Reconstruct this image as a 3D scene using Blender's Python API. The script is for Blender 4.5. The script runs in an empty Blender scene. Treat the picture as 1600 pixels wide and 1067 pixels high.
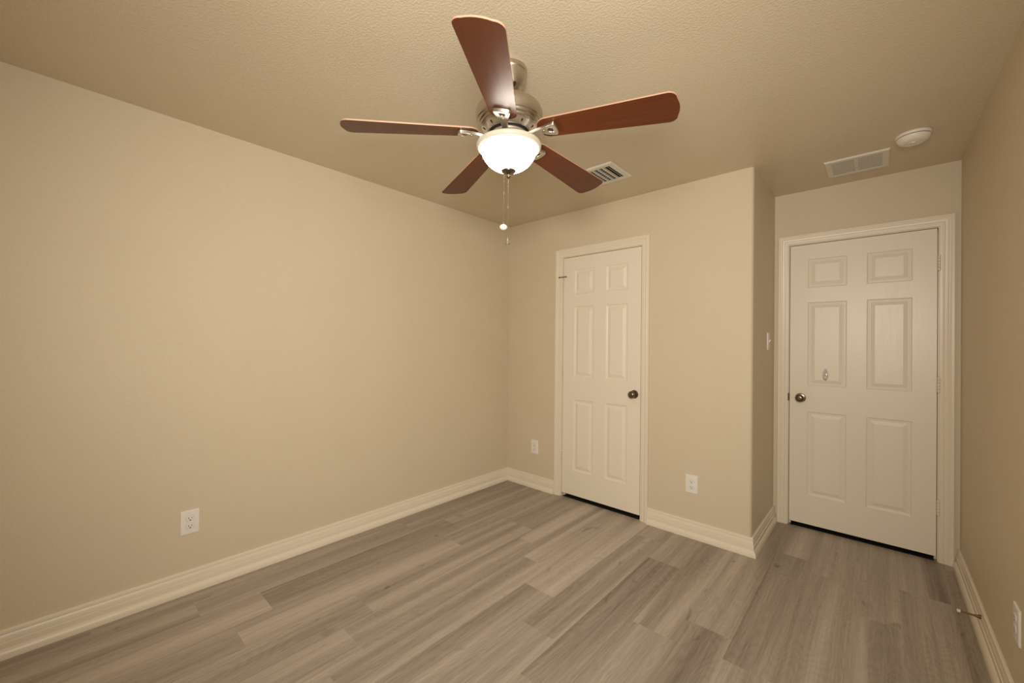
import bpy, bmesh, math, random
from mathutils import Vector, Matrix

scene = bpy.context.scene
col = scene.collection
PI = math.pi
rad = math.radians

# ------------------------------------------------------------------ camera
YAW, PITCH, ROLL = rad(42.1293), rad(0.3166), rad(0.5953)
CX, CZ, FPX = 2.6649, 1.3086, 633.36
fw = Vector((-math.sin(YAW) * math.cos(PITCH), math.cos(YAW) * math.cos(PITCH), math.sin(PITCH)))
rt = Vector((math.cos(YAW), math.sin(YAW), 0))
up = rt.cross(fw)
r2 = rt * math.cos(ROLL) + up * math.sin(ROLL)
u2 = -rt * math.sin(ROLL) + up * math.cos(ROLL)
cam_data = bpy.data.cameras.new('camera')
cam = bpy.data.objects.new('camera', cam_data)
col.objects.link(cam)
m = Matrix((r2, u2, -fw)).transposed().to_4x4()
m.translation = Vector((CX, 0, CZ))
cam.matrix_world = m
cam_data.sensor_fit = 'HORIZONTAL'
cam_data.sensor_width = 36
cam_data.lens = 36 * FPX / 1600
cam_data.clip_start = 0.01
scene.camera = cam

# ------------------------------------------------------------------ light + exposure
world = bpy.data.worlds.new('world')
scene.world = world
world.use_nodes = True
world.node_tree.nodes['Background'].inputs[0].default_value = (0.02, 0.018, 0.015, 1)
world.node_tree.nodes['Background'].inputs[1].default_value = 0.0

# the photographer's diffused flash, held just behind and above the camera
FLASH_W = 242.0
fl = bpy.data.lights.new('flash', 'SPOT')
fl.energy = FLASH_W
fl.color = (1.0, 0.93, 0.82)
fl.spot_size = rad(134)
fl.spot_blend = 1.0
fl.shadow_soft_size = 0.28
flash = bpy.data.objects.new('camera_flash', fl)
col.objects.link(flash)
flash.location = (2.76, -0.16, 1.64)
aim = Vector((0.36, 2.62, 1.42)) - flash.location
flash.rotation_euler = aim.to_track_quat('-Z', 'Y').to_euler()

BOWL_L = 20.0      # radiance of the lit glass bowl
LIP_L = 0.12

scene.view_settings.view_transform = 'Standard'
scene.view_settings.look = 'None'
scene.view_settings.exposure = 0.0
scene.view_settings.gamma = 1.0
scene.view_settings.use_curve_mapping = False
scene.cycles.max_bounces = 14
scene.cycles.diffuse_bounces = 10
scene.cycles.sample_clamp_indirect = 6.0

# ------------------------------------------------------------------ room numbers (metres)
H = 2.44
YB = 2.899        # back wall
XC = 2.079        # outside corner of the closet
YA = 3.6035       # wall of the entry door
XR = 3.0303       # right wall
YR = -0.46        # wall behind the camera
FAN = Vector((1.5300, 1.2230, 0))

# ------------------------------------------------------------------ helpers
def mesh_obj(name, bm, mat=None, parent=None, smooth=None, loc=None):
    bmesh.ops.recalc_face_normals(bm, faces=bm.faces[:])
    me = bpy.data.meshes.new(name)
    bm.to_mesh(me)
    bm.free()
    o = bpy.data.objects.new(name, me)
    col.objects.link(o)
    if mat is not None:
        for mm in (mat if isinstance(mat, (list, tuple)) else [mat]):
            me.materials.append(mm)
    if parent is not None:
        o.parent = parent
    if loc is not None:
        o.location = loc
    if smooth is not None:
        for p in me.polygons:
            p.use_smooth = True
        me.set_sharp_from_angle(angle=rad(smooth))
    return o

def empty(name, loc=(0, 0, 0), rotz=0.0):
    o = bpy.data.objects.new(name, None)
    o.empty_display_size = 0.05
    col.objects.link(o)
    o.location = loc
    o.rotation_euler = (0, 0, rotz)
    return o

def tag(o, label, cat, group=None):
    o['label'] = label
    o['category'] = cat
    if group:
        o['group'] = group
    return o

def structure(o, label=None):
    o['kind'] = 'structure'
    if label:
        o['label'] = label
    return o

def box(bm, x0, x1, y0, y1, z0, z1, bevel=0.0, seg=2, mat_index=0):
    vs = [bm.verts.new((x, y, z)) for z in (z0, z1) for y in (y0, y1) for x in (x0, x1)]
    fs = [bm.faces.new([vs[i] for i in q]) for q in
          ((0, 2, 3, 1), (4, 5, 7, 6), (0, 1, 5, 4), (2, 6, 7, 3), (0, 4, 6, 2), (1, 3, 7, 5))]
    for f in fs:
        f.material_index = mat_index
    if bevel > 0:
        es = list({e for f in fs for e in f.edges})
        bmesh.ops.bevel(bm, geom=es, offset=bevel, segments=seg, affect='EDGES', profile=0.5)
    return fs

def lathe(bm, prof, seg=64, cx=0, cy=0, axis='Z', mat_index=0):
    """prof: list of (r, h); closed to the axis where r == 0"""
    rings = []
    for r, h in prof:
        if r < 1e-6:
            p = (cx, cy, h) if axis == 'Z' else ((cx, h, cy) if axis == 'Y' else (h, cx, cy))
            rings.append([bm.verts.new(p)])
        else:
            ring = []
            for i in range(seg):
                a = 2 * PI * i / seg
                c, s = r * math.cos(a), r * math.sin(a)
                if axis == 'Z':
                    p = (cx + c, cy + s, h)
                elif axis == 'Y':
                    p = (cx + c, h, cy + s)
                else:
                    p = (h, cx + c, cy + s)
                ring.append(bm.verts.new(p))
            rings.append(ring)
    fs = []
    for a, b in zip(rings, rings[1:]):
        for i in range(seg):
            j = (i + 1) % seg
            if len(a) == 1 and len(b) == 1:
                continue
            if len(a) == 1:
                fs.append(bm.faces.new((a[0], b[j], b[i])))
            elif len(b) == 1:
                fs.append(bm.faces.new((a[i], a[j], b[0])))
            else:
                fs.append(bm.faces.new((a[i], a[j], b[j], b[i])))
    for f in fs:
        f.material_index = mat_index
    return fs

def prism(bm, pts, z0, z1):
    a = [bm.verts.new((x, y, z0)) for x, y in pts]
    b = [bm.verts.new((x, y, z1)) for x, y in pts]
    bm.faces.new(a)
    bm.faces.new(b)
    n = len(pts)
    for i in range(n):
        j = (i + 1) % n
        bm.faces.new((a[i], a[j], b[j], b[i]))

def sweep(bm, path, prof, closed_prof=True):
    """sweep a profile of (d, z) along a floor path of (point, offset direction) stations"""
    rings = []
    for (px, py), (nx, ny) in path:
        rings.append([bm.verts.new((px + nx * d, py + ny * d, z)) for d, z in prof])
    n = len(prof)
    for a, b in zip(rings, rings[1:]):
        for i in range(n if closed_prof else n - 1):
            j = (i + 1) % n
            bm.faces.new((a[i], a[j], b[j], b[i]))
    bm.faces.new(rings[0])
    bm.faces.new(rings[-1])

# ------------------------------------------------------------------ materials
def new_mat(name):
    mt = bpy.data.materials.new(name)
    mt.use_nodes = True
    nt = mt.node_tree
    return mt, nt, nt.nodes['Principled BSDF']

def N(nt, t, **kw):
    n = nt.nodes.new(t)
    for k, v in kw.items():
        if k.startswith('i_'):
            key = k[2:]
            n.inputs[int(key) if key.isdigit() else key.replace('_', ' ')].default_value = v
        else:
            setattr(n, k, v)
    return n

def simple(name, rgb, rough=0.5, metal=0.0, spec=0.5, bump=0.0, bscale=200.0):
    mt, nt, b = new_mat(name)
    b.inputs['Base Color'].default_value = (*rgb, 1)
    b.inputs['Roughness'].default_value = rough
    b.inputs['Metallic'].default_value = metal
    b.inputs['Specular IOR Level'].default_value = spec
    tc = N(nt, 'ShaderNodeTexCoord')
    nz = N(nt, 'ShaderNodeTexNoise')
    nz.inputs['Scale'].default_value = bscale
    nz.inputs['Detail'].default_value = 3
    nt.links.new(tc.outputs['Object'], nz.inputs['Vector'])
    bp = N(nt, 'ShaderNodeBump')
    bp.inputs['Strength'].default_value = bump
    bp.inputs['Distance'].default_value = 0.001
    nt.links.new(nz.outputs['Fac'], bp.inputs['Height'])
    nt.links.new(bp.outputs['Normal'], b.inputs['Normal'])
    return mt

def painted_drywall(name, rgb, rough, spec, scale, dist, strength, knock=False):
    mt, nt, b = new_mat(name)
    b.inputs['Roughness'].default_value = rough
    b.inputs['Specular IOR Level'].default_value = spec
    tc = N(nt, 'ShaderNodeTexCoord')
    nz = N(nt, 'ShaderNodeTexNoise')
    nz.inputs['Scale'].default_value = scale
    nz.inputs['Detail'].default_value = 1.5 if knock else 3.0
    nz.inputs['Roughness'].default_value = 0.45
    nt.links.new(tc.outputs['Object'], nz.inputs['Vector'])
    rp = N(nt, 'ShaderNodeValToRGB')
    rp.color_ramp.interpolation = 'EASE'
    rp.color_ramp.elements[0].position = 0.36
    rp.color_ramp.elements[1].position = 0.68
    nt.links.new(nz.outputs['Fac'], rp.inputs['Fac'])
    bp = N(nt, 'ShaderNodeBump')
    bp.inputs['Strength'].default_value = strength
    bp.inputs['Distance'].default_value = dist
    nt.links.new(rp.outputs['Color'], bp.inputs['Height'])
    nt.links.new(bp.outputs['Normal'], b.inputs['Normal'])
    # faint roller mottling in the paint
    n2 = N(nt, 'ShaderNodeTexNoise')
    n2.inputs['Scale'].default_value = 3.0
    n2.inputs['Detail'].default_value = 4.0
    nt.links.new(tc.outputs['Object'], n2.inputs['Vector'])
    mx = N(nt, 'ShaderNodeMix', data_type='RGBA')
    mx.inputs['A'].default_value = (rgb[0] * 0.975, rgb[1] * 0.975, rgb[2] * 0.97, 1)
    mx.inputs['B'].default_value = (min(1, rgb[0] * 1.025), min(1, rgb[1] * 1.025), min(1, rgb[2] * 1.03), 1)
    nt.links.new(n2.outputs['Fac'], mx.inputs['Factor'])
    nt.links.new(mx.outputs['Result'], b.inputs['Base Color'])
    return mt

M = {}
M['wall'] = painted_drywall('beige_wall_paint', (0.645, 0.565, 0.425), 0.55, 0.3, 130, 0.0012, 0.35)
M['ceil'] = painted_drywall('ceiling_paint', (0.645, 0.56, 0.42), 0.36, 0.5, 125, 0.0022, 0.29, knock=True)
M['trim'] = simple('trim_paint', (0.77, 0.70, 0.575), 0.35, 0, 0.5, 0.05, 60)
M['white'] = simple('white_plastic', (0.80, 0.78, 0.74), 0.35)
M['slot'] = simple('dark_slot', (0.02, 0.016, 0.011), 0.7, 0, 0.2)
M['gap_shade'] = simple('door_gap_shade', (0.020, 0.017, 0.014), 0.8, 0, 0.2)  # shade of the under-door gaps, put in as colour
M['seam'] = simple('grey_seam', (0.26, 0.23, 0.19), 0.7)
M['nickel'] = simple('brushed_nickel', (0.56, 0.51, 0.44), 0.34, 1.0)
M['nickel_bright'] = simple('polished_nickel', (0.78, 0.74, 0.68), 0.36, 1.0)
M['bronze'] = simple('antique_nickel', (0.20, 0.165, 0.125), 0.28, 1.0)
M['black'] = simple('black_metal', (0.012, 0.011, 0.010), 0.5)
M['vent_white'] = simple('vent_enamel', (0.74, 0.71, 0.64), 0.4)
M['grille'] = simple('grille_grey', (0.60, 0.59, 0.56), 0.6)
M['detector'] = simple('detector_plastic', (0.78, 0.74, 0.66), 0.4)
M['rod'] = simple('stop_brass', (0.20, 0.11, 0.05), 0.4, 0.7)
M['rubber'] = simple('rubber_tip', (0.75, 0.70, 0.60), 0.7)
M['porcelain'] = simple('white_knob', (0.85, 0.82, 0.77), 0.25)

def door_paint():
    mt, nt, b = new_mat('door_paint')
    b.inputs['Base Color'].default_value = (0.80, 0.74, 0.63, 1)
    b.inputs['Roughness'].default_value = 0.36
    tc = N(nt, 'ShaderNodeTexCoord')
    mp = N(nt, 'ShaderNodeMapping')
    mp.inputs['Scale'].default_value = (34, 34, 3.0)
    nt.links.new(tc.outputs['Object'], mp.inputs['Vector'])
    w = N(nt, 'ShaderNodeTexNoise')
    w.inputs['Scale'].default_value = 1.0
    w.inputs['Detail'].default_value = 1.0
    nt.links.new(mp.outputs['Vector'], w.inputs['Vector'])
    mu = N(nt, 'ShaderNodeMath', operation='MULTIPLY')
    mu.inputs[1].default_value = 130.0
    nt.links.new(w.outputs['Fac'], mu.inputs[0])
    sn = N(nt, 'ShaderNodeMath', operation='SINE')
    nt.links.new(mu.outputs[0], sn.inputs[0])
    bp = N(nt, 'ShaderNodeBump')
    bp.inputs['Strength'].default_value = 0.07
    bp.inputs['Distance'].default_value = 0.0008
    nt.links.new(sn.outputs[0], bp.inputs['Height'])
    nt.links.new(bp.outputs['Normal'], b.inputs['Normal'])
    return mt
M['door'] = door_paint()

def blade_wood():
    mt, nt, b = new_mat('cherry_blade_wood')
    b.inputs['Roughness'].default_value = 0.33
    b.inputs['Specular IOR Level'].default_value = 0.38
    tc = N(nt, 'ShaderNodeTexCoord')
    mp = N(nt, 'ShaderNodeMapping')
    mp.inputs['Scale'].default_value = (3, 90, 90)
    nt.links.new(tc.outputs['Object'], mp.inputs['Vector'])
    nz = N(nt, 'ShaderNodeTexNoise')
    nz.inputs['Scale'].default_value = 1.0
    nz.inputs['Detail'].default_value = 5
    nt.links.new(mp.outputs['Vector'], nz.inputs['Vector'])
    rp = N(nt, 'ShaderNodeValToRGB')
    e = rp.color_ramp.elements
    e[0].position, e[0].color = 0.3, (0.085, 0.018, 0.0035, 1)
    e[1].position, e[1].color = 0.75, (0.125, 0.030, 0.006, 1)
    nt.links.new(nz.outputs['Fac'], rp.inputs['Fac'])
    nt.links.new(rp.outputs['Color'], b.inputs['Base Color'])
    return mt
M['blade'] = blade_wood()

M['blade_edge'] = simple('pale_blade_edge', (0.50, 0.29, 0.20), 0.45)

def emit_glass(name, rgb, strength, base):
    mt, nt, b = new_mat(name)
    b.inputs['Base Color'].default_value = (*base, 1)
    b.inputs['Roughness'].default_value = 0.3
    b.inputs['Emission Color'].default_value = (*rgb, 1)
    b.inputs['Emission Strength'].default_value = strength
    return mt
M['bowl'] = emit_glass('lit_frosted_glass', (1.0, 0.92, 0.78), BOWL_L, (0.8, 0.78, 0.72))
M['bowl_lip'] = emit_glass('lit_frosted_glass_rim', (1.0, 0.86, 0.62), LIP_L, (0.50, 0.46, 0.38))

def clear_plastic():
    mt, nt, b = new_mat('clear_plastic')
    b.inputs['Base Color'].default_value = (0.95, 0.95, 0.95, 1)
    b.inputs['Roughness'].default_value = 0.08
    b.inputs['Transmission Weight'].default_value = 0.75
    b.inputs['IOR'].default_value = 1.45
    return mt
M['clear'] = clear_plastic()
M['crystal'] = clear_plastic()
M['crystal'].name = 'smoky_crystal'
M['crystal'].node_tree.nodes['Principled BSDF'].inputs['Base Color'].default_value = (0.42, 0.36, 0.28, 1)

def plank_floor():
    mt, nt, b = new_mat('grey_oak_plank')
    L = nt.links.new
    b.inputs['Roughness'].default_value = 0.42
    b.inputs['Specular IOR Level'].default_value = 0.35
    tc = N(nt, 'ShaderNodeTexCoord')
    at = N(nt, 'ShaderNodeAttribute', attribute_name='plank_seed')
    sc_ = N(nt, 'ShaderNodeVectorMath', operation='SCALE')
    sc_.inputs['Scale'].default_value = 37.0
    L(at.outputs['Color'], sc_.inputs[0])
    ad = N(nt, 'ShaderNodeVectorMath', operation='ADD')
    L(tc.outputs['Object'], ad.inputs[0])
    L(sc_.outputs['Vector'], ad.inputs[1])

    def noise(scale_xyz, detail, rough=0.5, distort=0.0):
        mp = N(nt, 'ShaderNodeMapping')
        mp.inputs['Scale'].default_value = scale_xyz
        L(ad.outputs['Vector'], mp.inputs['Vector'])
        nz = N(nt, 'ShaderNodeTexNoise')
        nz.inputs['Scale'].default_value = 1.0
        nz.inputs['Detail'].default_value = detail
        nz.inputs['Roughness'].default_value = rough
        nz.inputs['Distortion'].default_value = distort
        L(mp.outputs['Vector'], nz.inputs['Vector'])
        return nz.outputs['Fac']

    broad = noise((10.5, 0.34, 1), 2.0, 0.45, 0.25)      # lengthwise tone bands inside a plank
    streak = noise((95, 1.5, 1), 4.0, 0.6, 0.2)      # fibre streaks
    fine = noise((420, 9.0, 1), 2.0, 0.6)            # pores
    cath = noise((9, 1.6, 1), 1.0, 0.4, 0.0)         # cathedral figure
    knot = noise((16, 7, 1), 1.0, 0.4, 0.6)

    def math_(op, a, v):
        n = N(nt, 'ShaderNodeMath', operation=op)
        if isinstance(a, (int, float)):
            n.inputs[0].default_value = a
        else:
            L(a, n.inputs[0])
        if isinstance(v, (int, float)):
            n.inputs[1].default_value = v
        else:
            L(v, n.inputs[1])
        return n.outputs[0]
    rings = math_('SINE', math_('MULTIPLY', cath, 150.0), 0.0)
    rings = math_('MULTIPLY', rings, 0.024)
    v = math_('MULTIPLY_ADD', broad, 0.85)
    v.node.inputs[2].default_value = -0.425 + 0.46
    s = math_('MULTIPLY', math_('SUBTRACT', streak, 0.5), 0.36)
    f = math_('MULTIPLY', math_('SUBTRACT', fine, 0.5), 0.34)
    v = math_('ADD', v, s)
    v = math_('ADD', v, f)
    v = math_('ADD', v, rings)
    sepc = N(nt, 'ShaderNodeSeparateColor')
    L(at.outputs['Color'], sepc.inputs['Color'])
    v = math_('ADD', v, math_('MULTIPLY', math_('SUBTRACT', sepc.outputs['Blue'], 0.5), 0.16))
    k = math_('MULTIPLY', math_('MAXIMUM', math_('SUBTRACT', knot, 0.72), 0.0), 2.2)
    v = math_('SUBTRACT', v, k)
    rp = N(nt, 'ShaderNodeValToRGB')
    e = rp.color_ramp.elements
    e[0].position, e[0].color = 0.15, (0.185, 0.152, 0.124, 1)
    e[1].position, e[1].color = 0.85, (0.60, 0.535, 0.465, 1)
    mid = rp.color_ramp.elements.new(0.5)
    mid.color = (0.39, 0.337, 0.285, 1)
    L(v, rp.inputs['Fac'])
    # the hairline bevel along each plank's edges
    uv = N(nt, 'ShaderNodeUVMap', uv_map='plank_uv')
    sp = N(nt, 'ShaderNodeSeparateXYZ')
    L(uv.outputs['UV'], sp.inputs[0])
    edge = math_('MINIMUM', sp.outputs['X'], sp.outputs['Y'])
    edge = math_('MINIMUM', math_('DIVIDE', edge, 0.0016), 1.0)
    edge = math_('MULTIPLY_ADD', edge, 0.30)
    edge.node.inputs[2].default_value = 0.70
    mul = N(nt, 'ShaderNodeVectorMath', operation='SCALE')
    L(rp.outputs['Color'], mul.inputs[0])
    L(edge, mul.inputs['Scale'])
    L(mul.outputs['Vector'], b.inputs['Base Color'])
    bp = N(nt, 'ShaderNodeBump')
    bp.inputs['Strength'].default_value = 0.12
    bp.inputs['Distance'].default_value = 0.0006
    L(math_('ADD', fine, streak), bp.inputs['Height'])
    L(bp.outputs['Normal'], b.inputs['Normal'])
    return mt
M['floor'] = plank_floor()

# ------------------------------------------------------------------ room shell
# floor: one mesh, a face per plank
def build_floor():
    rng = random.Random(11)
    PW, PL = 0.19, 1.205
    x_first = 0.285 - 2 * PW
    # measured end joints of the planks, by column
    joints = {0: 1.30, 1: 0.45, 2: 0.70, 3: 0.537, 4: 1.024, 5: 0.870, 6: 0.712, 7: 1.710, 8: 1.468,
              9: 2.436, 10: 0.62, 11: 2.010, 12: 3.068, 13: 2.92, 14: 2.62, 15: 3.05, 16: 1.1}
    bm = bmesh.new()
    cl = bm.loops.layers.float_color.new('plank_seed')
    uvl = bm.loops.layers.uv.new('plank_uv')
    x = x_first
    k = 0
    Y0, Y1 = YR - 0.15, YA + 0.55
    while x < XR + 0.15:
        j = joints.get(k, rng.random())
        y = j
        while y > Y0:
            y -= PL
        while y < Y1:
            a, b_ = max(y, Y0), min(y + PL, Y1)
            if b_ - a > 1e-4:
                vs = [bm.verts.new(p) for p in ((x, a, 0), (x + PW, a, 0), (x + PW, b_, 0), (x, b_, 0))]
                f = bm.faces.new(vs)
                c = (rng.random(), rng.random(), rng.random(), 1)
                for lp in f.loops:
                    lp[cl] = c
            y += PL
        x += PW
        k += 1
    # edge distance needs interior detail: inset each plank with a hairline strip
    for f in bm.faces[:]:
        for lp in f.loops:
            lp[uvl].uv = (0, 0)
    r = bmesh.ops.inset_individual(bm, faces=bm.faces[:], thickness=0.0016, use_even_offset=True)
    inner = {v for f in bm.faces for v in f.verts}
    rim_faces = set(r['faces'])
    inner_verts = {v for f in bm.faces if f not in rim_faces for v in f.verts}
    for f in bm.faces:
        for lp in f.loops:
            lp[uvl].uv = (0.0016, 0.0016) if lp.vert in inner_verts else (0, 0)
    fl_ = mesh_obj('floor', bm, M['floor'])
    for p in fl_.data.polygons:
        if p.normal.z < 0:
            p.flip()
    return structure(fl_)
build_floor()

T = 0.12
# opening sizes: slab + jamb
D1 = dict(x0=0.6395, x1=1.3425, z0=0.034, z1=2.0500)
D2 = dict(x0=2.1780, x1=2.9310, z0=0.031, z1=2.0480)
GAP, JT = 0.0042, 0.018
def opening(d):
    return d['x0'] - GAP - JT, d['x1'] + GAP + JT, d['z1'] + GAP + JT

def wall_box(name, *a):
    bm = bmesh.new()
    box(bm, *a)
    return structure(mesh_obj(name, bm, M['wall']))

wall_box('wall_left', -T, 0, YR - T, YB + T, 0, H + 0.1)
wall_box('wall_rear', 0, XR, YR - T, YR, 0, H + 0.1)
wall_box('wall_right', XR, XR + T, YR - T, YA + T, 0, H + 0.1)

def wall_back():
    o0, o1, oz = opening(D1)
    bm = bmesh.new()
    box(bm, 0, o0, YB, YB + T, 0, H + 0.1)
    box(bm, o0, o1, YB, YB + T, oz, H + 0.1)
    R = 0.020
    pts = [(o1, YB)]
    for i in range(9):
        a = -PI / 2 + (PI / 2) * i / 8
        pts.append((XC - R + R * math.cos(a), YB + R + R * math.sin(a)))
    pts += [(XC, YA), (XC - T, YA), (XC - T, YB + T), (o1, YB + T)]
    prism(bm, pts, 0, H + 0.1)
    return structure(mesh_obj('wall_back', bm, M['wall'], smooth=30))
wall_back()

def wall_entry():
    o0, o1, oz = opening(D2)
    bm = bmesh.new()
    box(bm, XC - T, o0, YA, YA + T, 0, H + 0.1)
    box(bm, o0, o1, YA, YA + T, oz, H + 0.1)
    box(bm, o1, XR, YA, YA + T, 0, H + 0.1)
    return structure(mesh_obj('wall_entry', bm, M['wall']))
wall_entry()

bm = bmesh.new()
box(bm, -T, XR + T, YR - T, YA + T, H, H + 0.1)
structure(mesh_obj('ceiling', bm, M['ceil']))

# ------------------------------------------------------------------ baseboards
BASE = [(0, 0), (0.031, 0), (0.0312, 0.010), (0.0300, 0.019), (0.0265, 0.028), (0.0205, 0.035), (0.0165, 0.038),
        (0.0160, 0.041), (0.0175, 0.0425), (0.0175, 0.062), (0.0135, 0.0645), (0.0135, 0.0670), (0.0150, 0.0685),
        (0.0140, 0.080), (0.0115, 0.090), (0.0090, 0.0935), (0.0090, 0.0960), (0.0120, 0.0975), (0.0120, 0.105),
        (0.0100, 0.1105), (0.0065, 0.1137), (0, 0.1137)]
c1l, c1r, c1t = D1['x0'] - 0.0745, D1['x1'] + 0.0685, 2.1255
c2l, c2r, c2t = D2['x0'] - 0.0722, D2['x1'] + 0.0735, 2.1225
EPS = 0.0004
def baseboard(name, *stations):
    bm = bmesh.new()
    sweep(bm, list(stations), BASE)
    return structure(mesh_obj(name, bm, M['trim'], smooth=25))
baseboard('baseboard_left', ((EPS, YR), (1, 0)), ((EPS, YB - EPS), (1, -1)))
baseboard('baseboard_back', ((EPS, YB - EPS), (1, -1)), ((c1l, YB - EPS), (0, -1)))
baseboard('baseboard_closet', ((c1r, YB - EPS), (0, -1)), ((XC + EPS, YB - EPS), (1, -1)), ((XC + EPS, YA - 0.001), (1, 0)))
baseboard('baseboard_right', ((XR - EPS, YA - 0.001), (-1, 0)), ((XR - EPS, YR), (-1, 0)))
bm = bmesh.new()
sweep(bm, [((0.032, YR + EPS), (0, 1)), ((XR - 0.032, YR + EPS), (0, 1))], BASE)
structure(mesh_obj('baseboard_rear', bm, M['trim'], smooth=25))

# ------------------------------------------------------------------ doors
PANEL_PROF = [(0.0, 0.0), (0.0035, 0.0045), (0.0075, 0.0062), (0.0115, 0.0060), (0.0150, 0.0078), (0.0185, 0.0078),
              (0.0400, 0.0012), (0.0410, 0.0006)]
def door_mesh(name, d, panels, y_face):
    """slab of a moulded six-panel door; the face looks towards -y"""
    x0, x1, z0, z1 = d['x0'], d['x1'], d['z0'], d['z1']
    bm = bmesh.new()
    cache = {}
    def V(x, y, z):
        k = (round(x, 5), round(y, 5), round(z, 5))
        if k not in cache:
            cache[k] = bm.verts.new(k)
        return cache[k]
    xs = sorted({x0, x1} | {p[0] for p in panels} | {p[1] for p in panels})
    zs = sorted({z0, z1} | {p[2] for p in panels} | {p[3] for p in panels})
    pset = {(p[0], p[2]): p for p in panels}
    for a, b_ in zip(xs, xs[1:]):
        for c, e in zip(zs, zs[1:]):
            hit = [p for p in panels if p[0] <= a + 1e-6 and p[1] >= b_ - 1e-6 and p[2] <= c + 1e-6 and p[3] >= e - 1e-6]
            if hit:
                if abs(hit[0][0] - a) < 1e-6 and abs(hit[0][2] - c) < 1e-6:
                    px0, px1, pz0, pz1 = hit[0]
                    prev = None
                    for ins, dep in PANEL_PROF:
                        ring = [V(px0 + ins, y_face + dep, pz0 + ins), V(px1 - ins, y_face + dep, pz0 + ins),
                                V(px1 - ins, y_face + dep, pz1 - ins), V(px0 + ins, y_face + dep, pz1 - ins)]
                        if prev:
                            for i in range(4):
                                bm.faces.new((prev[i], prev[(i + 1) % 4], ring[(i + 1) % 4], ring[i]))
                        prev = ring
                    bm.faces.new(prev)
            else:
                bm.faces.new((V(a, y_face, c), V(b_, y_face, c), V(b_, y_face, e), V(a, y_face, e)))
    th = 0.035
    yb = y_face + th
    bk = [V(x0, yb, z0), V(x1, yb, z0), V(x1, yb, z1), V(x0, yb, z1)]
    bm.faces.new(bk)
    for i, (a, b_) in enumerate((((x0, z0), (x1, z0)), ((x1, z0), (x1, z1)), ((x1, z1), (x0, z1)), ((x0, z1), (x0, z0)))):
        # side faces follow the cut points along the front edge
        if a[1] == b_[1]:
            cuts = [(x, a[1]) for x in (xs if a[0] < b_[0] else xs[::-1])]
        else:
            cuts = [(a[0], z) for z in (zs if a[1] < b_[1] else zs[::-1])]
        front = [V(cx_, y_face, cz_) for cx_, cz_ in cuts]
        bm.faces.new(front + [V(b_[0], yb, b_[1]), V(a[0], yb, a[1])])
    o = mesh_obj(name, bm, M['door'])
    return structure(o)

def knob(parent, x, y, z):
    """round door knob on a rosette, axis along -y from the door face at y"""
    bm = bmesh.new()
    lathe(bm, [(0, y), (0.031, y), (0.0325, y - 0.003), (0.030, y - 0.008), (0.020, y - 0.011), (0, y - 0.011)], 40, x, z, 'Y')
    ros = mesh_obj('rosette', bm, M['bronze'], None, 40)
    bm = bmesh.new()
    prof = [(0.0, y - 0.010), (0.012, y - 0.010), (0.0115, y - 0.024), (0.014, y - 0.029), (0.021, y - 0.034), (0.0262, y - 0.042),
            (0.0272, y - 0.049), (0.0255, y - 0.056), (0.0205, y - 0.0615), (0.013, y - 0.0645), (0.009, y - 0.0648), (0.008, y - 0.0635),
            (0.0, y - 0.0635)]
    lathe(bm, prof, 40, x, z, 'Y')
    kn = mesh_obj('door_knob', bm, M['bronze'], parent, 40)
    ros.parent = kn
    return kn

def hinge(parent, x, y, z):
    bm = bmesh.new()
    L_ = 0.094
    n = 5
    for i in range(n):
        a = z - L_ / 2 + L_ * i / n
        lathe(bm, [(0, a + 0.0004), (0.0066, a + 0.0006), (0.0072, a + 0.0016), (0.0072, a + L_ / n - 0.0016), (0.0066, a + L_ / n - 0.0006), (0, a + L_ / n - 0.0006)], 16, x, y)
    lathe(bm, [(0, z + L_ / 2), (0.0045, z + L_ / 2), (0.0045, z + L_ / 2 + 0.003), (0, z + L_ / 2 + 0.004)], 12, x, y)
    lathe(bm, [(0, z - L_ / 2 - 0.003), (0.0045, z - L_ / 2 - 0.002), (0.0045, z - L_ / 2), (0, z - L_ / 2)], 12, x, y)
    return mesh_obj('hinge', bm, M['trim'], parent, 40)

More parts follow.
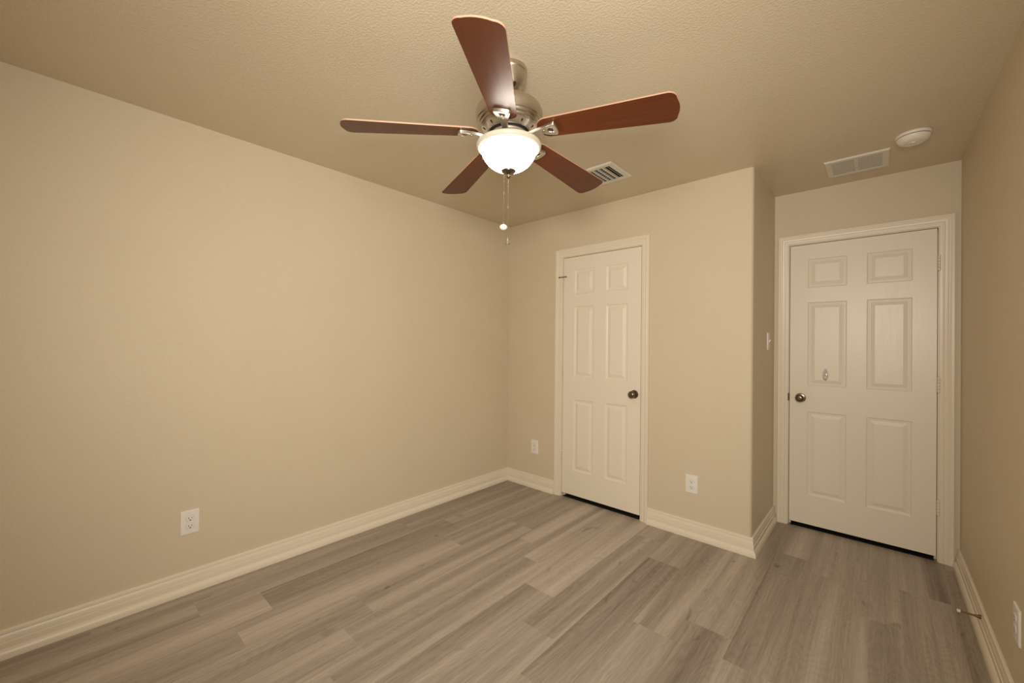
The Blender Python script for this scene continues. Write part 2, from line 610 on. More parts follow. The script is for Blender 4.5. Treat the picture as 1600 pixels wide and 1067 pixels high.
def casing(name, d, cl_, cr_, ct_, yw):
    """jamb, stop and mitred casing of one doorway"""
    bm = bmesh.new()
    j0, j1, jz = d['x0'] - GAP, d['x1'] + GAP, d['z1'] + GAP
    ycas = yw - 0.0004
    # jamb boards line the opening
    box(bm, j0 - JT + 0.0005, j0, yw + 0.0005, yw + T, 0.0005, jz)
    box(bm, j1, j1 + JT - 0.0005, yw + 0.0005, yw + T, 0.0005, jz)
    box(bm, j0 - JT + 0.0005, j1 + JT - 0.0005, yw + 0.0005, yw + T, jz, jz + JT - 0.0005)
    # stop moulding behind the slab
    box(bm, j0, j0 + 0.011, yw + 0.041, yw + 0.075, 0.0005, jz)
    box(bm, j1 - 0.011, j1, yw + 0.041, yw + 0.075, 0.0005, jz)
    box(bm, j0, j1, yw + 0.041, yw + 0.075, jz - 0.011, jz)
    # casing: profile from the inner edge (w = 0) to the outer edge (w = 1), thickness t
    prof = [(0.0, 0.0), (0.0, 0.008), (0.03, 0.0098), (0.10, 0.0105), (0.20, 0.0110), (0.24, 0.0125), (0.30, 0.0135), (0.34, 0.0128),
            (0.37, 0.0110), (0.50, 0.0118), (0.60, 0.0140), (0.64, 0.0165), (0.70, 0.0172), (0.74, 0.0160), (0.77, 0.0165),
            (0.80, 0.0180), (0.97, 0.0182), (1.0, 0.0170), (1.0, 0.0)]
    rev = 0.005
    i0, i1, iz = j0 - rev, j1 + rev, jz + rev
    st = [((i0, 0.0005), (cl_, 0.0005)), ((i0, iz), (cl_, ct_)), ((i1, iz), (cr_, ct_)), ((i1, 0.0005), (cr_, 0.0005))]
    rings = []
    for (ix, izz), (ox, oz) in st:
        rings.append([bm.verts.new((ix + (ox - ix) * w, ycas - t, izz + (oz - izz) * w)) for w, t in prof])
    n = len(prof)
    for a, b_ in zip(rings, rings[1:]):
        for i in range(n):
            jn = (i + 1) % n
            bm.faces.new((a[i], a[jn], b_[jn], b_[i]))
    bm.faces.new(rings[0])
    bm.faces.new(rings[-1])
    return structure(mesh_obj(name, bm, M['trim'], smooth=25))

# added floor strips beneath the doors; near-black colour paints the shade in the gaps
for nm_, d_, yw_ in (('gap_shade_1', D1, YB), ('gap_shade_2', D2, YA)):
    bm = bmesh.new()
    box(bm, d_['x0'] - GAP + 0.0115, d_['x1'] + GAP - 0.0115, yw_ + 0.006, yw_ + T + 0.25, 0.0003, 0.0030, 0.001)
    structure(mesh_obj(nm_, bm, M['gap_shade']))

ROWS = ((1.735, 1.941), (1.030, 1.629), (0.241, 0.842))
def panels_of(cols):
    return [(a, b_, c, e) for a, b_ in cols for c, e in ROWS]

door1 = door_mesh('door_1', D1, panels_of(((0.748, 0.938), (1.047, 1.236))), YB + 0.003)
door2 = door_mesh('door_2', D2, panels_of(((2.284, 2.502), (2.605, 2.823))), YA + 0.003)
trim1 = casing('trim_1', D1, c1l, c1r, c1t, YB)
trim2 = casing('trim_2', D2, c2l, c2r, c2t, YA)
knob(door1, 1.2945, YB + 0.003, 0.936)
knob(door2, 2.2445, YA + 0.003, 0.938)
h = hinge(door1, D1['x0'] - 0.010, YB - 0.0105, 1.834)
hinge(door1, D1['x0'] - 0.010, YB - 0.0105, 1.083)
hinge(door1, D1['x0'] - 0.010, YB - 0.0105, 0.350)
for z in (1.832, 1.084, 0.334):
    hinge(door2, D2['x1'] + 0.008, YA - 0.0105, z)
# hinge-pin door stop on the closet door's top hinge
bm = bmesh.new()
hx, hy, hz = D1['x0'] - 0.010, YB - 0.0105, 1.887
lathe(bm, [(0, hz - 0.003), (0.009, hz - 0.003), (0.009, hz + 0.003), (0, hz + 0.003)], 16, hx, hy)
lathe(bm, [(0, hx), (0.0032, hx), (0.0032, hx + 0.045), (0.006, hx + 0.046), (0.006, hx + 0.052), (0, hx + 0.053)], 12, hy - 0.012, hz, 'X')
lathe(bm, [(0, hx), (0.0032, hx), (0.0032, hx - 0.018), (0.006, hx - 0.019), (0.006, hx - 0.024), (0, hx - 0.025)], 12, hy - 0.012, hz, 'X')
box(bm, hx - 0.006, hx + 0.006, hy - 0.015, hy, hz - 0.0025, hz + 0.0025)
mesh_obj('pin_stop', bm, M['bronze'], h, 40)
# strike plate on the entry door's jamb
bm = bmesh.new()
jx = D2['x0'] - GAP
box(bm, jx - 0.0065, jx + 0.0015, YA - 0.0100, YA + 0.0300, 0.912, 0.966, 0.001)
mesh_obj('strike_plate', bm, M['bronze'], trim2)

# ------------------------------------------------------------------ wall outlets
def make_outlet(loc, rotz, label):
    """duplex outlet; built facing -y with its back at y = 0"""
    t = empty('wall_outlet', loc, rotz)
    tag(t, label, 'outlet', 'duplex wall outlets')
    W, Hh = 0.0795, 0.124
    bm = bmesh.new()
    a = [(-W / 2, -Hh / 2), (W / 2, -Hh / 2), (W / 2, Hh / 2), (-W / 2, Hh / 2)]
    rings = []
    for ins, y in ((0, -0.0004), (0, -0.0035), (0.0022, -0.0060), (0.0055, -0.0068), (0.0070, -0.0070)):
        rings.append([bm.verts.new((x - math.copysign(ins, x), y, z - math.copysign(ins, z))) for x, z in a])
    for r0, r1 in zip(rings, rings[1:]):
        for i in range(4):
            bm.faces.new((r0[i], r0[(i + 1) % 4], r1[(i + 1) % 4], r1[i]))
    bm.faces.new(rings[-1])
    bm.faces.new(rings[0])
    mesh_obj('cover_plate', bm, M['white'], t, 35)
    for s in (1, -1):
        zc = s * 0.0195
        bm = bmesh.new()
        # rounded face with flat top and bottom
        pts = []
        for i in range(40):
            an = 2 * PI * i / 40
            pts.append((0.0172 * math.cos(an), max(-0.0142, min(0.0142, 0.0172 * math.sin(an)))))
        # shadow groove round the face
        def loop(k, y):
            return [bm.verts.new((x * k, y, zc + z * k)) for x, z in pts]
        r0, r1, r2_ = loop(1.0, -0.0068), loop(1.0, -0.0086), loop(0.94, -0.0090)
        for p, q in ((r0, r1), (r1, r2_)):
            for i in range(40):
                bm.faces.new((p[i], p[(i + 1) % 40], q[(i + 1) % 40], q[i]))
        bm.faces.new(r2_)
        rec = mesh_obj('receptacle', bm, M['white'], t, 35)
        bm = bmesh.new()
        box(bm, -0.0078, -0.0052, -0.0092, -0.0080, zc - 0.0015, zc + 0.0075)
        box(bm, 0.0054, 0.0076, -0.0092, -0.0080, zc - 0.0005, zc + 0.0070)
        lathe(bm, [(0, -0.0092), (0.0029, -0.0092), (0.0029, -0.0080), (0, -0.0080)], 14, 0, zc - 0.0080, 'Y')
        mesh_obj('slot', bm, M['slot'], rec)
        # dark gap ring
        bm = bmesh.new()
        o_ = [bm.verts.new((x * 1.045, -0.00705, zc + z * 1.045)) for x, z in pts]
        i_ = [bm.verts.new((x * 1.0, -0.00705, zc + z * 1.0)) for x, z in pts]
        o2 = [bm.verts.new((x * 1.045, -0.0068, zc + z * 1.045)) for x, z in pts]
        for i in range(40):
            j = (i + 1) % 40
            bm.faces.new((o_[i], o_[j], i_[j], i_[i]))
            bm.faces.new((o_[i], o_[j], o2[j], o2[i]))
        mesh_obj('gap', bm, M['seam'], rec)
    bm = bmesh.new()
    lathe(bm, [(0, -0.0082), (0.0022, -0.0080), (0.0030, -0.0070), (0, -0.0066)], 14, 0, 0, 'Y')
    mesh_obj('screw', bm, M['white'], t, 40)
    return t

make_outlet((0.0, 0.4525, 0.3615), PI / 2, 'white duplex outlet alone on the long bare left wall')
make_outlet((0.338, YB, 0.369), 0, 'white duplex outlet between the room corner and the closet door')
make_outlet((1.7185, YB, 0.360), 0, 'white duplex outlet on the wall stub between the two doors')
make_outlet((XR, 2.243, 0.349), -PI / 2, 'white duplex outlet seen edge-on on the shaded right wall')

# ------------------------------------------------------------------ light switch on the closet's side wall
sw = empty('light_switch', (XC, 3.366, 1.344), PI / 2)
tag(sw, 'white toggle light switch seen edge-on beside the entry door', 'light switch')
bm = bmesh.new()
box(bm, -0.036, 0.036, -0.0068, -0.0004, -0.061, 0.061, 0.0025)
mesh_obj('cover_plate', bm, M['white'], sw, 35)
bm = bmesh.new()
box(bm, -0.005, 0.005, -0.0088, -0.0066, -0.012, 0.012, 0.0008)
vs = [bm.verts.new(p) for p in ((-0.0035, -0.0086, -0.004), (0.0035, -0.0086, -0.004), (0.0035, -0.0086, 0.006), (-0.0035, -0.0086, 0.006),
                                (-0.0028, -0.0190, 0.007), (0.0028, -0.0190, 0.007), (0.0028, -0.0185, 0.0125), (-0.0028, -0.0185, 0.0125))]
for q in ((0, 1, 5, 4), (1, 2, 6, 5), (2, 3, 7, 6), (3, 0, 4, 7), (4, 5, 6, 7), (0, 3, 2, 1)):
    bm.faces.new([vs[i] for i in q])
mesh_obj('toggle', bm, M['white'], sw)
# rotate so the plate faces +x
sw.rotation_euler = (0, 0, PI / 2)

# ------------------------------------------------------------------ hook on the entry door
hk = empty('adhesive_hook', (2.387, YA + 0.003 + 0.0006, 1.112))
tag(hk, 'small clear adhesive hook stuck on a panel of the entry door', 'hook')
bm = bmesh.new()
pts = []
for i in range(28):
    a = 2 * PI * i / 28
    pts.append((0.0165 * math.cos(a) * (1 - 0.25 * max(0, math.sin(a))), 0.044 * math.sin(a)))
r0 = [bm.verts.new((x, -0.0002, z)) for x, z in pts]
r1 = [bm.verts.new((x, -0.0030, z)) for x, z in pts]
r2b = [bm.verts.new((x * 0.9, -0.0045, z * 0.95)) for x, z in pts]
for p, q in ((r0, r1), (r1, r2b)):
    for i in range(28):
        bm.faces.new((p[i], p[(i + 1) % 28], q[(i + 1) % 28], q[i]))
bm.faces.new(r0)
bm.faces.new(r2b)
mesh_obj('backplate', bm, M['clear'], hk, 40)
bm = bmesh.new()
path = [(-0.0045, 0.022), (-0.008, 0.000), (-0.010, -0.018), (-0.015, -0.030), (-0.022, -0.032), (-0.026, -0.025), (-0.027, -0.016)]
prev = None
for y, z in path:
    ring = [bm.verts.new((0.005 * math.cos(2 * PI * i / 10), y + 0.003 * math.sin(2 * PI * i / 10), z)) for i in range(10)]
    if prev:
        for i in range(10):
            bm.faces.new((prev[i], prev[(i + 1) % 10], ring[(i + 1) % 10], ring[i]))
    else:
        bm.faces.new(ring)
    prev = ring
bm.faces.new(prev)
mesh_obj('hook_arm', bm, M['clear'], hk, 40)

# ------------------------------------------------------------------ smoke detector
sd = empty('smoke_detector', (2.797, 3.008, H))
tag(sd, 'round off-white smoke detector on the ceiling near the entry door', 'smoke detector')
bm = bmesh.new()
lathe(bm, [(0, -0.0004), (0.071, -0.0004), (0.072, -0.004), (0.071, -0.012), (0.069, -0.0145), (0, -0.0145)], 64)
mesh_obj('base_ring', bm, M['detector'], sd, 35)
bm = bmesh.new()
lathe(bm, [(0, -0.014), (0.066, -0.014), (0.066, -0.0175), (0, -0.0175)], 64)
mesh_obj('gap', bm, M['slot'], sd, 35)
bm = bmesh.new()
lathe(bm, [(0.0, -0.0172), (0.0675, -0.0172), (0.0680, -0.021), (0.0650, -0.029), (0.0590, -0.038), (0.0480, -0.045), (0.034, -0.0465),
           (0.031, -0.0445), (0.027, -0.0440), (0.024, -0.0470), (0.0, -0.0485)], 64)
mesh_obj('body', bm, M['detector'], sd, 35)
bm = bmesh.new()
lathe(bm, [(0, -0.045), (0.009, -0.045), (0.009, -0.0500), (0.0075, -0.0512), (0, -0.0512)], 24, 0.0, -0.012)
mesh_obj('test_button', bm, M['white'], sd, 35)

# ------------------------------------------------------------------ ceiling registers
def vent_frame(bm, w, d, border, drop, lip=0.006):
    """picture-frame rim hanging from the ceiling, sloped outer edge"""
    def ring(x, y, z):
        return [bm.verts.new(p) for p in ((-x, -y, z), (x, -y, z), (x, y, z), (-x, y, z))]
    rs = [ring(w / 2, d / 2, -0.0004), ring(w / 2, d / 2, -0.002), ring(w / 2 - lip, d / 2 - lip, -drop),
          ring(w / 2 - border, d / 2 - border, -drop), ring(w / 2 - border, d / 2 - border, -0.0004)]
    for a, b_ in zip(rs, rs[1:]):
        for i in range(4):
            bm.faces.new((a[i], a[(i + 1) % 4], b_[(i + 1) % 4], b_[i]))

rv = empty('return_grille', (2.560, 3.268, H))
tag(rv, 'flat rectangular white grille on the ceiling above the entry door', 'vent')
RW, RD = 0.302, 0.296
bm = bmesh.new()
vent_frame(bm, RW, RD, 0.034, 0.009)
mesh_obj('frame', bm, M['vent_white'], rv)
bm = bmesh.new()
box(bm, -RW / 2 + 0.033, RW / 2 - 0.033, -RD / 2 + 0.033, RD / 2 - 0.033, -0.0030, -0.0004)
mesh_obj('backing', bm, M['slot'], rv)
bm = bmesh.new()
n = 30
for i in range(n):
    x = -RW / 2 + 0.036 + (RW - 0.072) * (i + 0.5) / n
    if abs(x) < 0.006:
        continue
    box(bm, x - 0.0030, x + 0.0030, -RD / 2 + 0.034, RD / 2 - 0.034, -0.0075, -0.0035)
for i in range(14):
    y = -RD / 2 + 0.036 + (RD - 0.072) * (i + 0.5) / 14
    box(bm, -RW / 2 + 0.034, RW / 2 - 0.034, y - 0.0040, y + 0.0040, -0.0072, -0.0038)
mesh_obj('grille', bm, M['grille'], rv)
bm = bmesh.new()
box(bm, -0.008, 0.008, -RD / 2 + 0.034, RD / 2 - 0.034, -0.0085, -0.0036)
mesh_obj('centre_bar', bm, M['vent_white'], rv)
for y in (-0.04, 0.04):
    bm = bmesh.new()
    lathe(bm, [(0, -0.0095), (0.003, -0.0092), (0.003, -0.0085), (0, -0.0084)], 12, 0, y)
    mesh_obj('screw', bm, M['bronze'], rv)

sv = empty('supply_register', (1.290, 2.390, H))
tag(sv, 'louvred supply register on the ceiling partly behind a fan blade', 'vent')
SW, SD = 0.300, 0.285
bm = bmesh.new()
vent_frame(bm, SW, SD, 0.036, 0.010)
mesh_obj('frame', bm, M['vent_white'], sv)
bm = bmesh.new()
box(bm, -SW / 2 + 0.035, SW / 2 - 0.035, -SD / 2 + 0.035, SD / 2 - 0.035, -0.0020, -0.0004)
mesh_obj('backing', bm, M['slot'], sv)
def blade_bar(bm, along, c, a, b_, wdt, tilt):
    """one louvre: along 'x' or 'y', centre offset c, from a to b_, tilted"""
    cs, sn = math.cos(tilt), math.sin(tilt)
    vs = []
    for end in (a, b_):
        for s1, s2 in ((-1, -1), (1, -1), (1, 1), (-1, 1)):
            p, q = s1 * wdt / 2, s2 * 0.0006
            off, z = p * cs - q * sn, p * sn + q * cs
            vs.append(bm.verts.new((c + off, end, z - 0.0085) if along == 'y' else (end, c + off, z - 0.0085)))
    for q in ((0, 1, 2, 3), (4, 5, 6, 7), (0, 1, 5, 4), (1, 2, 6, 5), (2, 3, 7, 6), (3, 0, 4, 7)):
        bm.faces.new([vs[i] for i in q])
ix0, ix1, iy0, iy1 = -SW / 2 + 0.036, SW / 2 - 0.036, -SD / 2 + 0.036, SD / 2 - 0.036
for c in (ix1 - 0.014, ix1 - 0.032, ix0 + 0.014, ix0 + 0.032):
    bm = bmesh.new()
    blade_bar(bm, 'y', c, iy0 + 0.001, iy1 - 0.001, 0.013, rad(38) * (-1 if c > 0 else 1))
    mesh_obj('end_louvre', bm, M['vent_white'], sv)
n = 9
bm_ = None
for i in range(n):
    c = iy0 + (iy1 - iy0) * (i + 0.5) / n
    bm = bmesh.new()
    blade_bar(bm, 'x', c, ix0 + 0.045, ix1 - 0.045, 0.013, rad(36))
    mesh_obj('louvre', bm, M['vent_white'], sv)
for c in (ix0 + 0.044, -0.035, 0.0, 0.035, ix1 - 0.044):
    bm = bmesh.new()
    box(bm, c - 0.0012, c + 0.0012, iy0 + 0.0005, iy1 - 0.0005, -0.0165, -0.0022)
    mesh_obj('divider', bm, M['vent_white'], sv)

# ------------------------------------------------------------------ door stop on the right baseboard
ds = empty('door_stop', (XR - 0.0128, 2.826, 0.081))
tag(ds, 'thin brown rod door stop with a pale tip on the right baseboard', 'door stop')
tipv = Vector((-0.076, 0.0, -0.001))
def rod_between(bm, p, q, r0_, r1_, seg=14):
    d_ = (q - p).normalized()
    a_ = d_.orthogonal().normalized()
    b2 = d_.cross(a_)
    R0 = [bm.verts.new(p + (a_ * math.cos(2 * PI * i / seg) + b2 * math.sin(2 * PI * i / seg)) * r0_) for i in range(seg)]
    R1 = [bm.verts.new(q + (a_ * math.cos(2 * PI * i / seg) + b2 * math.sin(2 * PI * i / seg)) * r1_) for i in range(seg)]
    for i in range(seg):
        bm.faces.new((R0[i], R0[(i + 1) % seg], R1[(i + 1) % seg], R1[i]))
    bm.faces.new(R0)
    bm.faces.new(R1)
bm = bmesh.new()
O = Vector((0, 0, 0))
rod_between(bm, O, tipv * 0.08, 0.011, 0.009)
rod_between(bm, tipv * 0.08, tipv * 0.30, 0.0075, 0.0045)
rod_between(bm, tipv * 0.30, tipv * 0.86, 0.0040, 0.0040)
mesh_obj('rod', bm, M['rod'], ds, 40)
bm = bmesh.new()
rod_between(bm, tipv * 0.84, tipv * 0.97, 0.0068, 0.0072)
rod_between(bm, tipv * 0.97, tipv * 1.0, 0.0072, 0.0050)
mesh_obj('tip', bm, M['rubber'], ds, 40)

# ------------------------------------------------------------------ ceiling fan
fan = empty('ceiling_fan', (FAN.x, FAN.y, H))
tag(fan, 'five-blade ceiling fan with cherry wood blades and a lit frosted glass bowl', 'ceiling fan')
def Z(z):
    return z - H
def fan_lathe(name, prof, mat, smooth=35, seg=72, parent=fan):
    bm = bmesh.new()
    lathe(bm, [(r, Z(z)) for r, z in prof], seg)
    return mesh_obj(name, bm, mat, parent, smooth)

fan_lathe('canopy', [(0, H - 0.0004), (0.070, H - 0.0004), (0.0715, H - 0.004), (0.0715, H - 0.018), (0.069, H - 0.021), (0.068, H - 0.026),
                     (0.0665, H - 0.040), (0.060, H - 0.064), (0.050, H - 0.083), (0.040, H - 0.093), (0.033, H - 0.096),
                     (0.030, H - 0.094), (0.028, H - 0.080), (0, H - 0.080)], M['nickel'])
# keyhole in the canopy's lower edge, where the hanger bar shows black
bm = bmesh.new()
aa = math.atan2(-FAN.y, CX - FAN.x) + rad(24)
rd_, tn_ = Vector((math.cos(aa), math.sin(aa), 0)), Vector((-math.sin(aa), math.cos(aa), 0))
front, back = [], []
for q in range(20):
    t_ = 2 * PI * q / 20
    zz = -0.0855 + 0.0070 * math.sin(t_)
    rs_ = 0.0500 - 0.0100 * (-0.083 - zz) / 0.010 * 0.9
    front.append(bm.verts.new(rd_ * (rs_ + 0.0012) + tn_ * (0.0070 * math.cos(t_)) + Vector((0, 0, zz))))
    back.append(bm.verts.new(rd_ * (rs_ - 0.006) + tn_ * (0.0070 * math.cos(t_)) + Vector((0, 0, zz))))
bm.faces.new(front)
bm.faces.new(back)
for q in range(20):
    bm.faces.new((front[q], front[(q + 1) % 20], back[(q + 1) % 20], back[q]))
mesh_obj('keyhole', bm, M['black'], fan)
fan_lathe('hanger_ball', [(0, H - 0.070), (0.022, H - 0.074), (0.027, H - 0.085), (0.026, H - 0.097), (0.018, H - 0.106), (0.0125, H - 0.108), (0, H - 0.108)], M['black'])
fan_lathe('downrod', [(0, H - 0.100), (0.0125, H - 0.100), (0.0125, 2.312), (0.022, 2.311), (0.024, 2.306), (0.024, 2.292), (0, 2.292)], M['nickel'])
mh = fan_lathe('motor_housing', [(0.0, 2.3005), (0.055, 2.3005), (0.085, 2.2985), (0.103, 2.2935), (0.1055, 2.2915), (0.108, 2.2915), (0.1165, 2.2868), (0.1175, 2.2842), (0.1225, 2.2815),
                            (0.132, 2.271), (0.1375, 2.256), (0.1385, 2.242), (0.1365, 2.228), (0.1345, 2.220), (0.1310, 2.218),
                            (0.1295, 2.212), (0.1245, 2.206), (0.1215, 2.2050), (0.1205, 2.2005), (0.1165, 2.1960), (0.110, 2.1940), (0, 2.1940)], M['nickel'])
vr = fan_lathe('vent_ring', [(0.112, 2.1945), (0.1125, 2.1925), (0.104, 2.1850), (0.092, 2.1770), (0.088, 2.1755), (0.083, 2.1760), (0.080, 2.180), (0.080, 2.1945)], M['nickel_bright'])
# teardrop air slots in the ring
for i in range(10):
    a = 2 * PI * (i + 0.5) / 10
    rr_, zz = 0.1025, 2.1836
    bm = bmesh.new()
    tn = Vector((-math.sin(a), math.cos(a), 0))
    rd = Vector((math.cos(a) * 0.78, math.sin(a) * 0.78, 0.55)).normalized()
    nn = tn.cross(rd)
    if nn.z > 0:
        nn = -nn
    c0 = Vector((rr_ * math.cos(a), rr_ * math.sin(a), Z(zz))) + nn * 0.0006
    top, bot = [], []
    for q in range(16):
        t_ = 2 * PI * q / 16
        w_ = 0.0032 * (1 + 0.45 * math.cos(t_))
        p = c0 + rd * (0.0068 * math.cos(t_)) + tn * (w_ * math.sin(t_))
        top.append(bm.verts.new(p + nn * 0.0004))
        bot.append(bm.verts.new(p - nn * 0.0030))
    bm.faces.new(top)
    bm.faces.new(bot)
    for q in range(16):
        bm.faces.new((top[q], top[(q + 1) % 16], bot[(q + 1) % 16], bot[q]))
    mesh_obj('air_slot', bm, M['slot'], vr)
fan_lathe('gap_collar', [(0, 2.194), (0.0795, 2.194), (0.0795, 2.1705), (0, 2.1705)], M['black'])
fan_lathe('flywheel', [(0, 2.1715), (0.074, 2.1715), (0.0765, 2.1690), (0.0765, 2.1610), (0.073, 2.1580), (0, 2.1580)], M['nickel_bright'])
fan_lathe('switch_housing', [(0, 2.1595), (0.055, 2.1595), (0.058, 2.154), (0.058, 2.136), (0.090, 2.1325), (0.112, 2.1305), (0.112, 2.1245), (0, 2.1245)], M['nickel'])

# blades and their brackets
PH0 = 17.24
PITCHB = rad(-10.5)
ZB = 2.1765        # height of the blade line at the hub; the blades droop a little to their tips
DROOP = rad(3.6)
R0B, R1B = 0.128, 0.656
def blade_outline():
    """(r, s) outline: rounded root, widening to a softly rounded tip"""
    pts = []
    hw0, hw1 = 0.053, 0.0735
    rr0 = 0.047
    # lower edge root -> tip
    cut = 0.030
    for i in range(10):                          # root corner, s < 0
        a = PI + (PI / 2) * i / 9
        pts.append((R0B + rr0 + rr0 * math.cos(a), -hw0 + rr0 + rr0 * math.sin(a)))
    for i in range(12):                          # tip corner, s < 0
        a = -PI / 2 + (PI / 2) * i / 11
        pts.append((R1B - 0.008 - cut + cut * math.cos(a) , -hw1 + cut + cut * math.sin(a)))
    for i in range(1, 6):                        # slightly bowed tip
        s = -hw1 + cut + (2 * hw1 - 2 * cut) * i / 6
        pts.append((R1B - 0.008 + 0.008 * (1 - (s / (hw1 - cut)) ** 2), s))
    for i in range(12):
        a = (PI / 2) * i / 11
        pts.append((R1B - 0.008 - cut + cut * math.cos(a), hw1 - cut + cut * math.sin(a)))
    for i in range(10):
        a = PI / 2 + (PI / 2) * i / 9
        pts.append((R0B + rr0 + rr0 * math.cos(a), hw0 - rr0 + rr0 * math.sin(a)))
    # drop duplicates
    out = []
    for p in pts:
        if not out or (abs(p[0] - out[-1][0]) + abs(p[1] - out[-1][1])) > 1e-5:
            out.append(p)
    return out
def blade_bm():
    bm = bmesh.new()
    o = blade_outline()
    cxm = sum(p[0] for p in o) / len(o)
    th = 0.0055
    def ring(k, z):
        res_ = []
        for r, s in o:
            # inset towards the middle for a rounded edge
            d = Vector((cxm - r, -s))
            if d.length > 0:
                d.normalize()
            res_.append(bm.verts.new((r + d.x * k, s + d.y * k, z)))
        return res_
    rs = [ring(0.0015, -th / 2), ring(0.0, -th / 2 + 0.0013), ring(0.0, th / 2 - 0.0013), ring(0.0015, th / 2)]
    n = len(o)
    for a, b_ in zip(rs, rs[1:]):
        for i in range(n):
            j = (i + 1) % n
            bm.faces.new((a[i], a[j], b_[j], b_[i])).material_index = 1
    bm.faces.new(rs[0])
    bm.faces.new(rs[-1])
    return bm
def bracket_bm():
    """arm from the flywheel that widens to a slotted paddle under the blade; local x = outwards, z relative to the blade"""
    bm = bmesh.new()
    # stations: r, half width, z of the top, thickness
    zt = -0.0032
    st = [(0.060, 0.016, -0.0165, 0.009), (0.074, 0.0150, -0.0165, 0.010), (0.086, 0.0130, -0.0160, 0.012), (0.100, 0.0130, -0.0135, 0.013),
          (0.116, 0.0130, -0.0090, 0.013), (0.134, 0.0145, -0.0050, 0.0130), (0.150, 0.0185, zt, 0.0135), (0.158, 0.0215, zt, 0.0135)]
    def quad_ring(r, hw, z, t):
        return [bm.verts.new((r, -hw, z)), bm.verts.new((r, hw, z)), bm.verts.new((r, hw * 0.86, z - t)), bm.verts.new((r, -hw * 0.86, z - t))]
    prev = None
    for s_ in st:
        rg = quad_ring(*s_)
        if prev:
            for i in range(4):
                bm.faces.new((prev[i], prev[(i + 1) % 4], rg[(i + 1) % 4], rg[i]))
        else:
            bm.faces.new(rg)
        prev = rg
    # paddle with a D-shaped slot: outer outline and inner outline joined
    hw_in, hw_out, re, t = 0.0215, 0.0335, 0.208, 0.0135
    outer = [(0.158, -hw_in), (0.172, -0.0265), (0.188, -0.0312), (0.200, -hw_out), (0.206, -hw_out * 0.93), (re + 0.002, -0.020), (re + 0.0035, 0.0),
             (re + 0.002, 0.020), (0.206, hw_out * 0.93), (0.200, hw_out), (0.188, 0.0312), (0.172, 0.0265), (0.158, hw_in)]
    inner = [(0.171, -0.0040), (0.174, -0.0080), (0.181, -0.0110), (0.188, -0.0128), (0.192, -0.0122), (0.1935, -0.007), (0.194, 0.0),
             (0.1935, 0.007), (0.192, 0.0122), (0.188, 0.0128), (0.181, 0.0110), (0.174, 0.0080), (0.171, 0.0040)]
    n = len(outer)
    def lay(pts, z):
        return [bm.verts.new((r, s, z)) for r, s in pts]
    ot, ob = lay(outer, zt), lay([(0.158 + (r - 0.158) * 0.985, s * 0.95) for r, s in outer], zt - t)
    it, ib = lay(inner, zt), lay([(r, s * 0.95) for r, s in inner], zt - t + 0.0012)
    for i in range(n - 1):
        bm.faces.new((ot[i], ot[i + 1], it[i + 1], it[i]))
        bm.faces.new((ob[i], ob[i + 1], ib[i + 1], ib[i]))
        bm.faces.new((ot[i], ot[i + 1], ob[i + 1], ob[i]))
        bm.faces.new((it[i], it[i + 1], ib[i + 1], ib[i]))
    bm.faces.new((ot[-1], ot[0], it[0], it[-1]))
    bm.faces.new((ob[-1], ob[0], ib[0], ib[-1]))
    bm.faces.new((it[-1], it[0], ib[0], ib[-1]))
    return bm
def screws_bm():
    bm = bmesh.new()
    lathe(bm, [(0, -0.0190), (0.0035, -0.0188), (0.0056, -0.0178), (0.0056, -0.0162), (0, -0.0162)], 16, 0.155, 0.0)
    return bm
blade0 = mesh_obj('blade', blade_bm(), [M['blade'], M['blade_edge']], fan, 30)
brk0 = mesh_obj('blade_bracket', bracket_bm(), M['nickel_bright'], fan, 30)
scr0 = mesh_obj('screw', screws_bm(), M['nickel'], brk0, 30)
bev = brk0.modifiers.new('round', 'BEVEL')
bev.width = 0.0018
bev.segments = 2
bev.limit_method = 'ANGLE'
for k in range(5):
    if k == 0:
        b_, r_ = blade0, brk0
    else:
        b_, r_ = blade0.copy(), brk0.copy()
        s_ = scr0.copy()
        for o in (b_, r_, s_):
            col.objects.link(o)
        b_.parent = fan
        r_.parent = fan
        s_.parent = r_
    ang = rad(PH0 + 72 * k)
    # pitch about the blade's own axis, then turn round the hub
    mt_ = Matrix.Rotation(ang, 4, 'Z') @ Matrix.Rotation(DROOP, 4, 'Y') @ Matrix.Rotation(PITCHB, 4, 'X')
    for o in (b_, r_):
        o.location = (0, 0, Z(ZB))
        o.rotation_euler = mt_.to_euler()

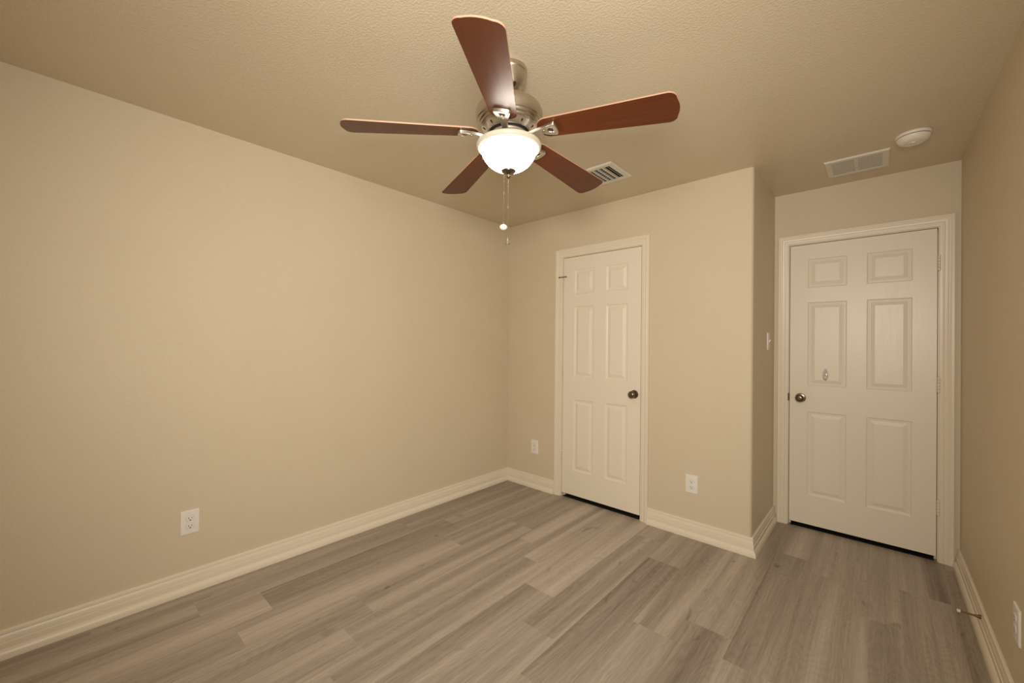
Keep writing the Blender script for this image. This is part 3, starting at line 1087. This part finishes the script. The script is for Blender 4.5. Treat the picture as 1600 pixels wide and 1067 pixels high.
# glass bowl with its rolled rim
bm = bmesh.new()
rim = [(0.108, 2.1300), (0.126, 2.1298), (0.1315, 2.1275), (0.1340, 2.1225), (0.1335, 2.1165), (0.1305, 2.1110), (0.1255, 2.1075), (0.1205, 2.1065), (0.1165, 2.1070), (0.1145, 2.1055)]
body = [(0.1145, 2.1055), (0.1130, 2.0980), (0.1085, 2.0830), (0.1000, 2.0675), (0.0880, 2.0520), (0.0720, 2.0390), (0.0540, 2.0290), (0.0360, 2.0232), (0.0180, 2.0205), (0.0, 2.0198)]
lathe(bm, [(r, Z(z)) for r, z in rim], 80, mat_index=1)
lathe(bm, [(r, Z(z)) for r, z in body], 80, mat_index=0)
bmesh.ops.remove_doubles(bm, verts=bm.verts[:], dist=1e-5)
mesh_obj('glass_bowl', bm, [M['bowl'], M['bowl_lip']], fan, 60)
fan_lathe('finial', [(0, 2.0240), (0.028, 2.0236), (0.0300, 2.0206), (0.0280, 2.0160), (0.0180, 2.0112), (0.0100, 2.0092), (0.0065, 2.0075), (0.0072, 2.0030),
                     (0.0082, 1.9985), (0.0068, 1.9935), (0.0035, 1.9905), (0, 1.9900)], M['bronze'])

# pull chains
def chain(dx, dy, z_top, z_mid, z_bot, knob_w, knob_h, mat, beads):
    bm = bmesh.new()
    def bead(z, r):
        lathe(bm, [(0, Z(z + r)), (r * 0.75, Z(z + r * 0.66)), (r, Z(z)), (r * 0.75, Z(z - r * 0.66)), (0, Z(z - r))], 8, dx, dy)
    lathe(bm, [(0, Z(z_top)), (0.0006, Z(z_top)), (0.0006, Z(z_bot)), (0, Z(z_bot))], 6, dx, dy)
    z = z_top
    while z > z_bot:
        if beads[0] >= z >= beads[1]:
            bead(z, 0.0011)
        z -= 0.0036
    for zc in (z_mid, z_bot + 0.004):
        lathe(bm, [(0, Z(zc + 0.006)), (0.0021, Z(zc + 0.005)), (0.0024, Z(zc)), (0.0021, Z(zc - 0.005)), (0, Z(zc - 0.006))], 10, dx, dy)
    c = mesh_obj('pull_chain', bm, M['nickel'], fan, 40)
    bm = bmesh.new()
    n = 14
    prof = []
    for i in range(n + 1):
        a = PI / 2 - PI * i / n
        prof.append((knob_w / 2 * math.cos(a) if 0 < i < n else 0.0, Z(z_bot - knob_h / 2 + knob_h / 2 * math.sin(a))))
    lathe(bm, prof, 28, dx, dy)
    mesh_obj('pull_knob', bm, mat, c, 60)
# the chains drop through the finial plate
cr, sr = math.cos(YAW), math.sin(YAW)
chain(-0.019 * cr, -0.019 * sr, 2.0190, 1.928, 1.800, 0.0315, 0.0240, M['porcelain'], (1.93, 1.80))
chain(-0.001 * cr - 0.012 * sr * -1 * -1, -0.001 * sr + 0.012 * cr, 2.0100, 1.875, 1.740, 0.0240, 0.0235, M['crystal'], (2.0, 1.875))
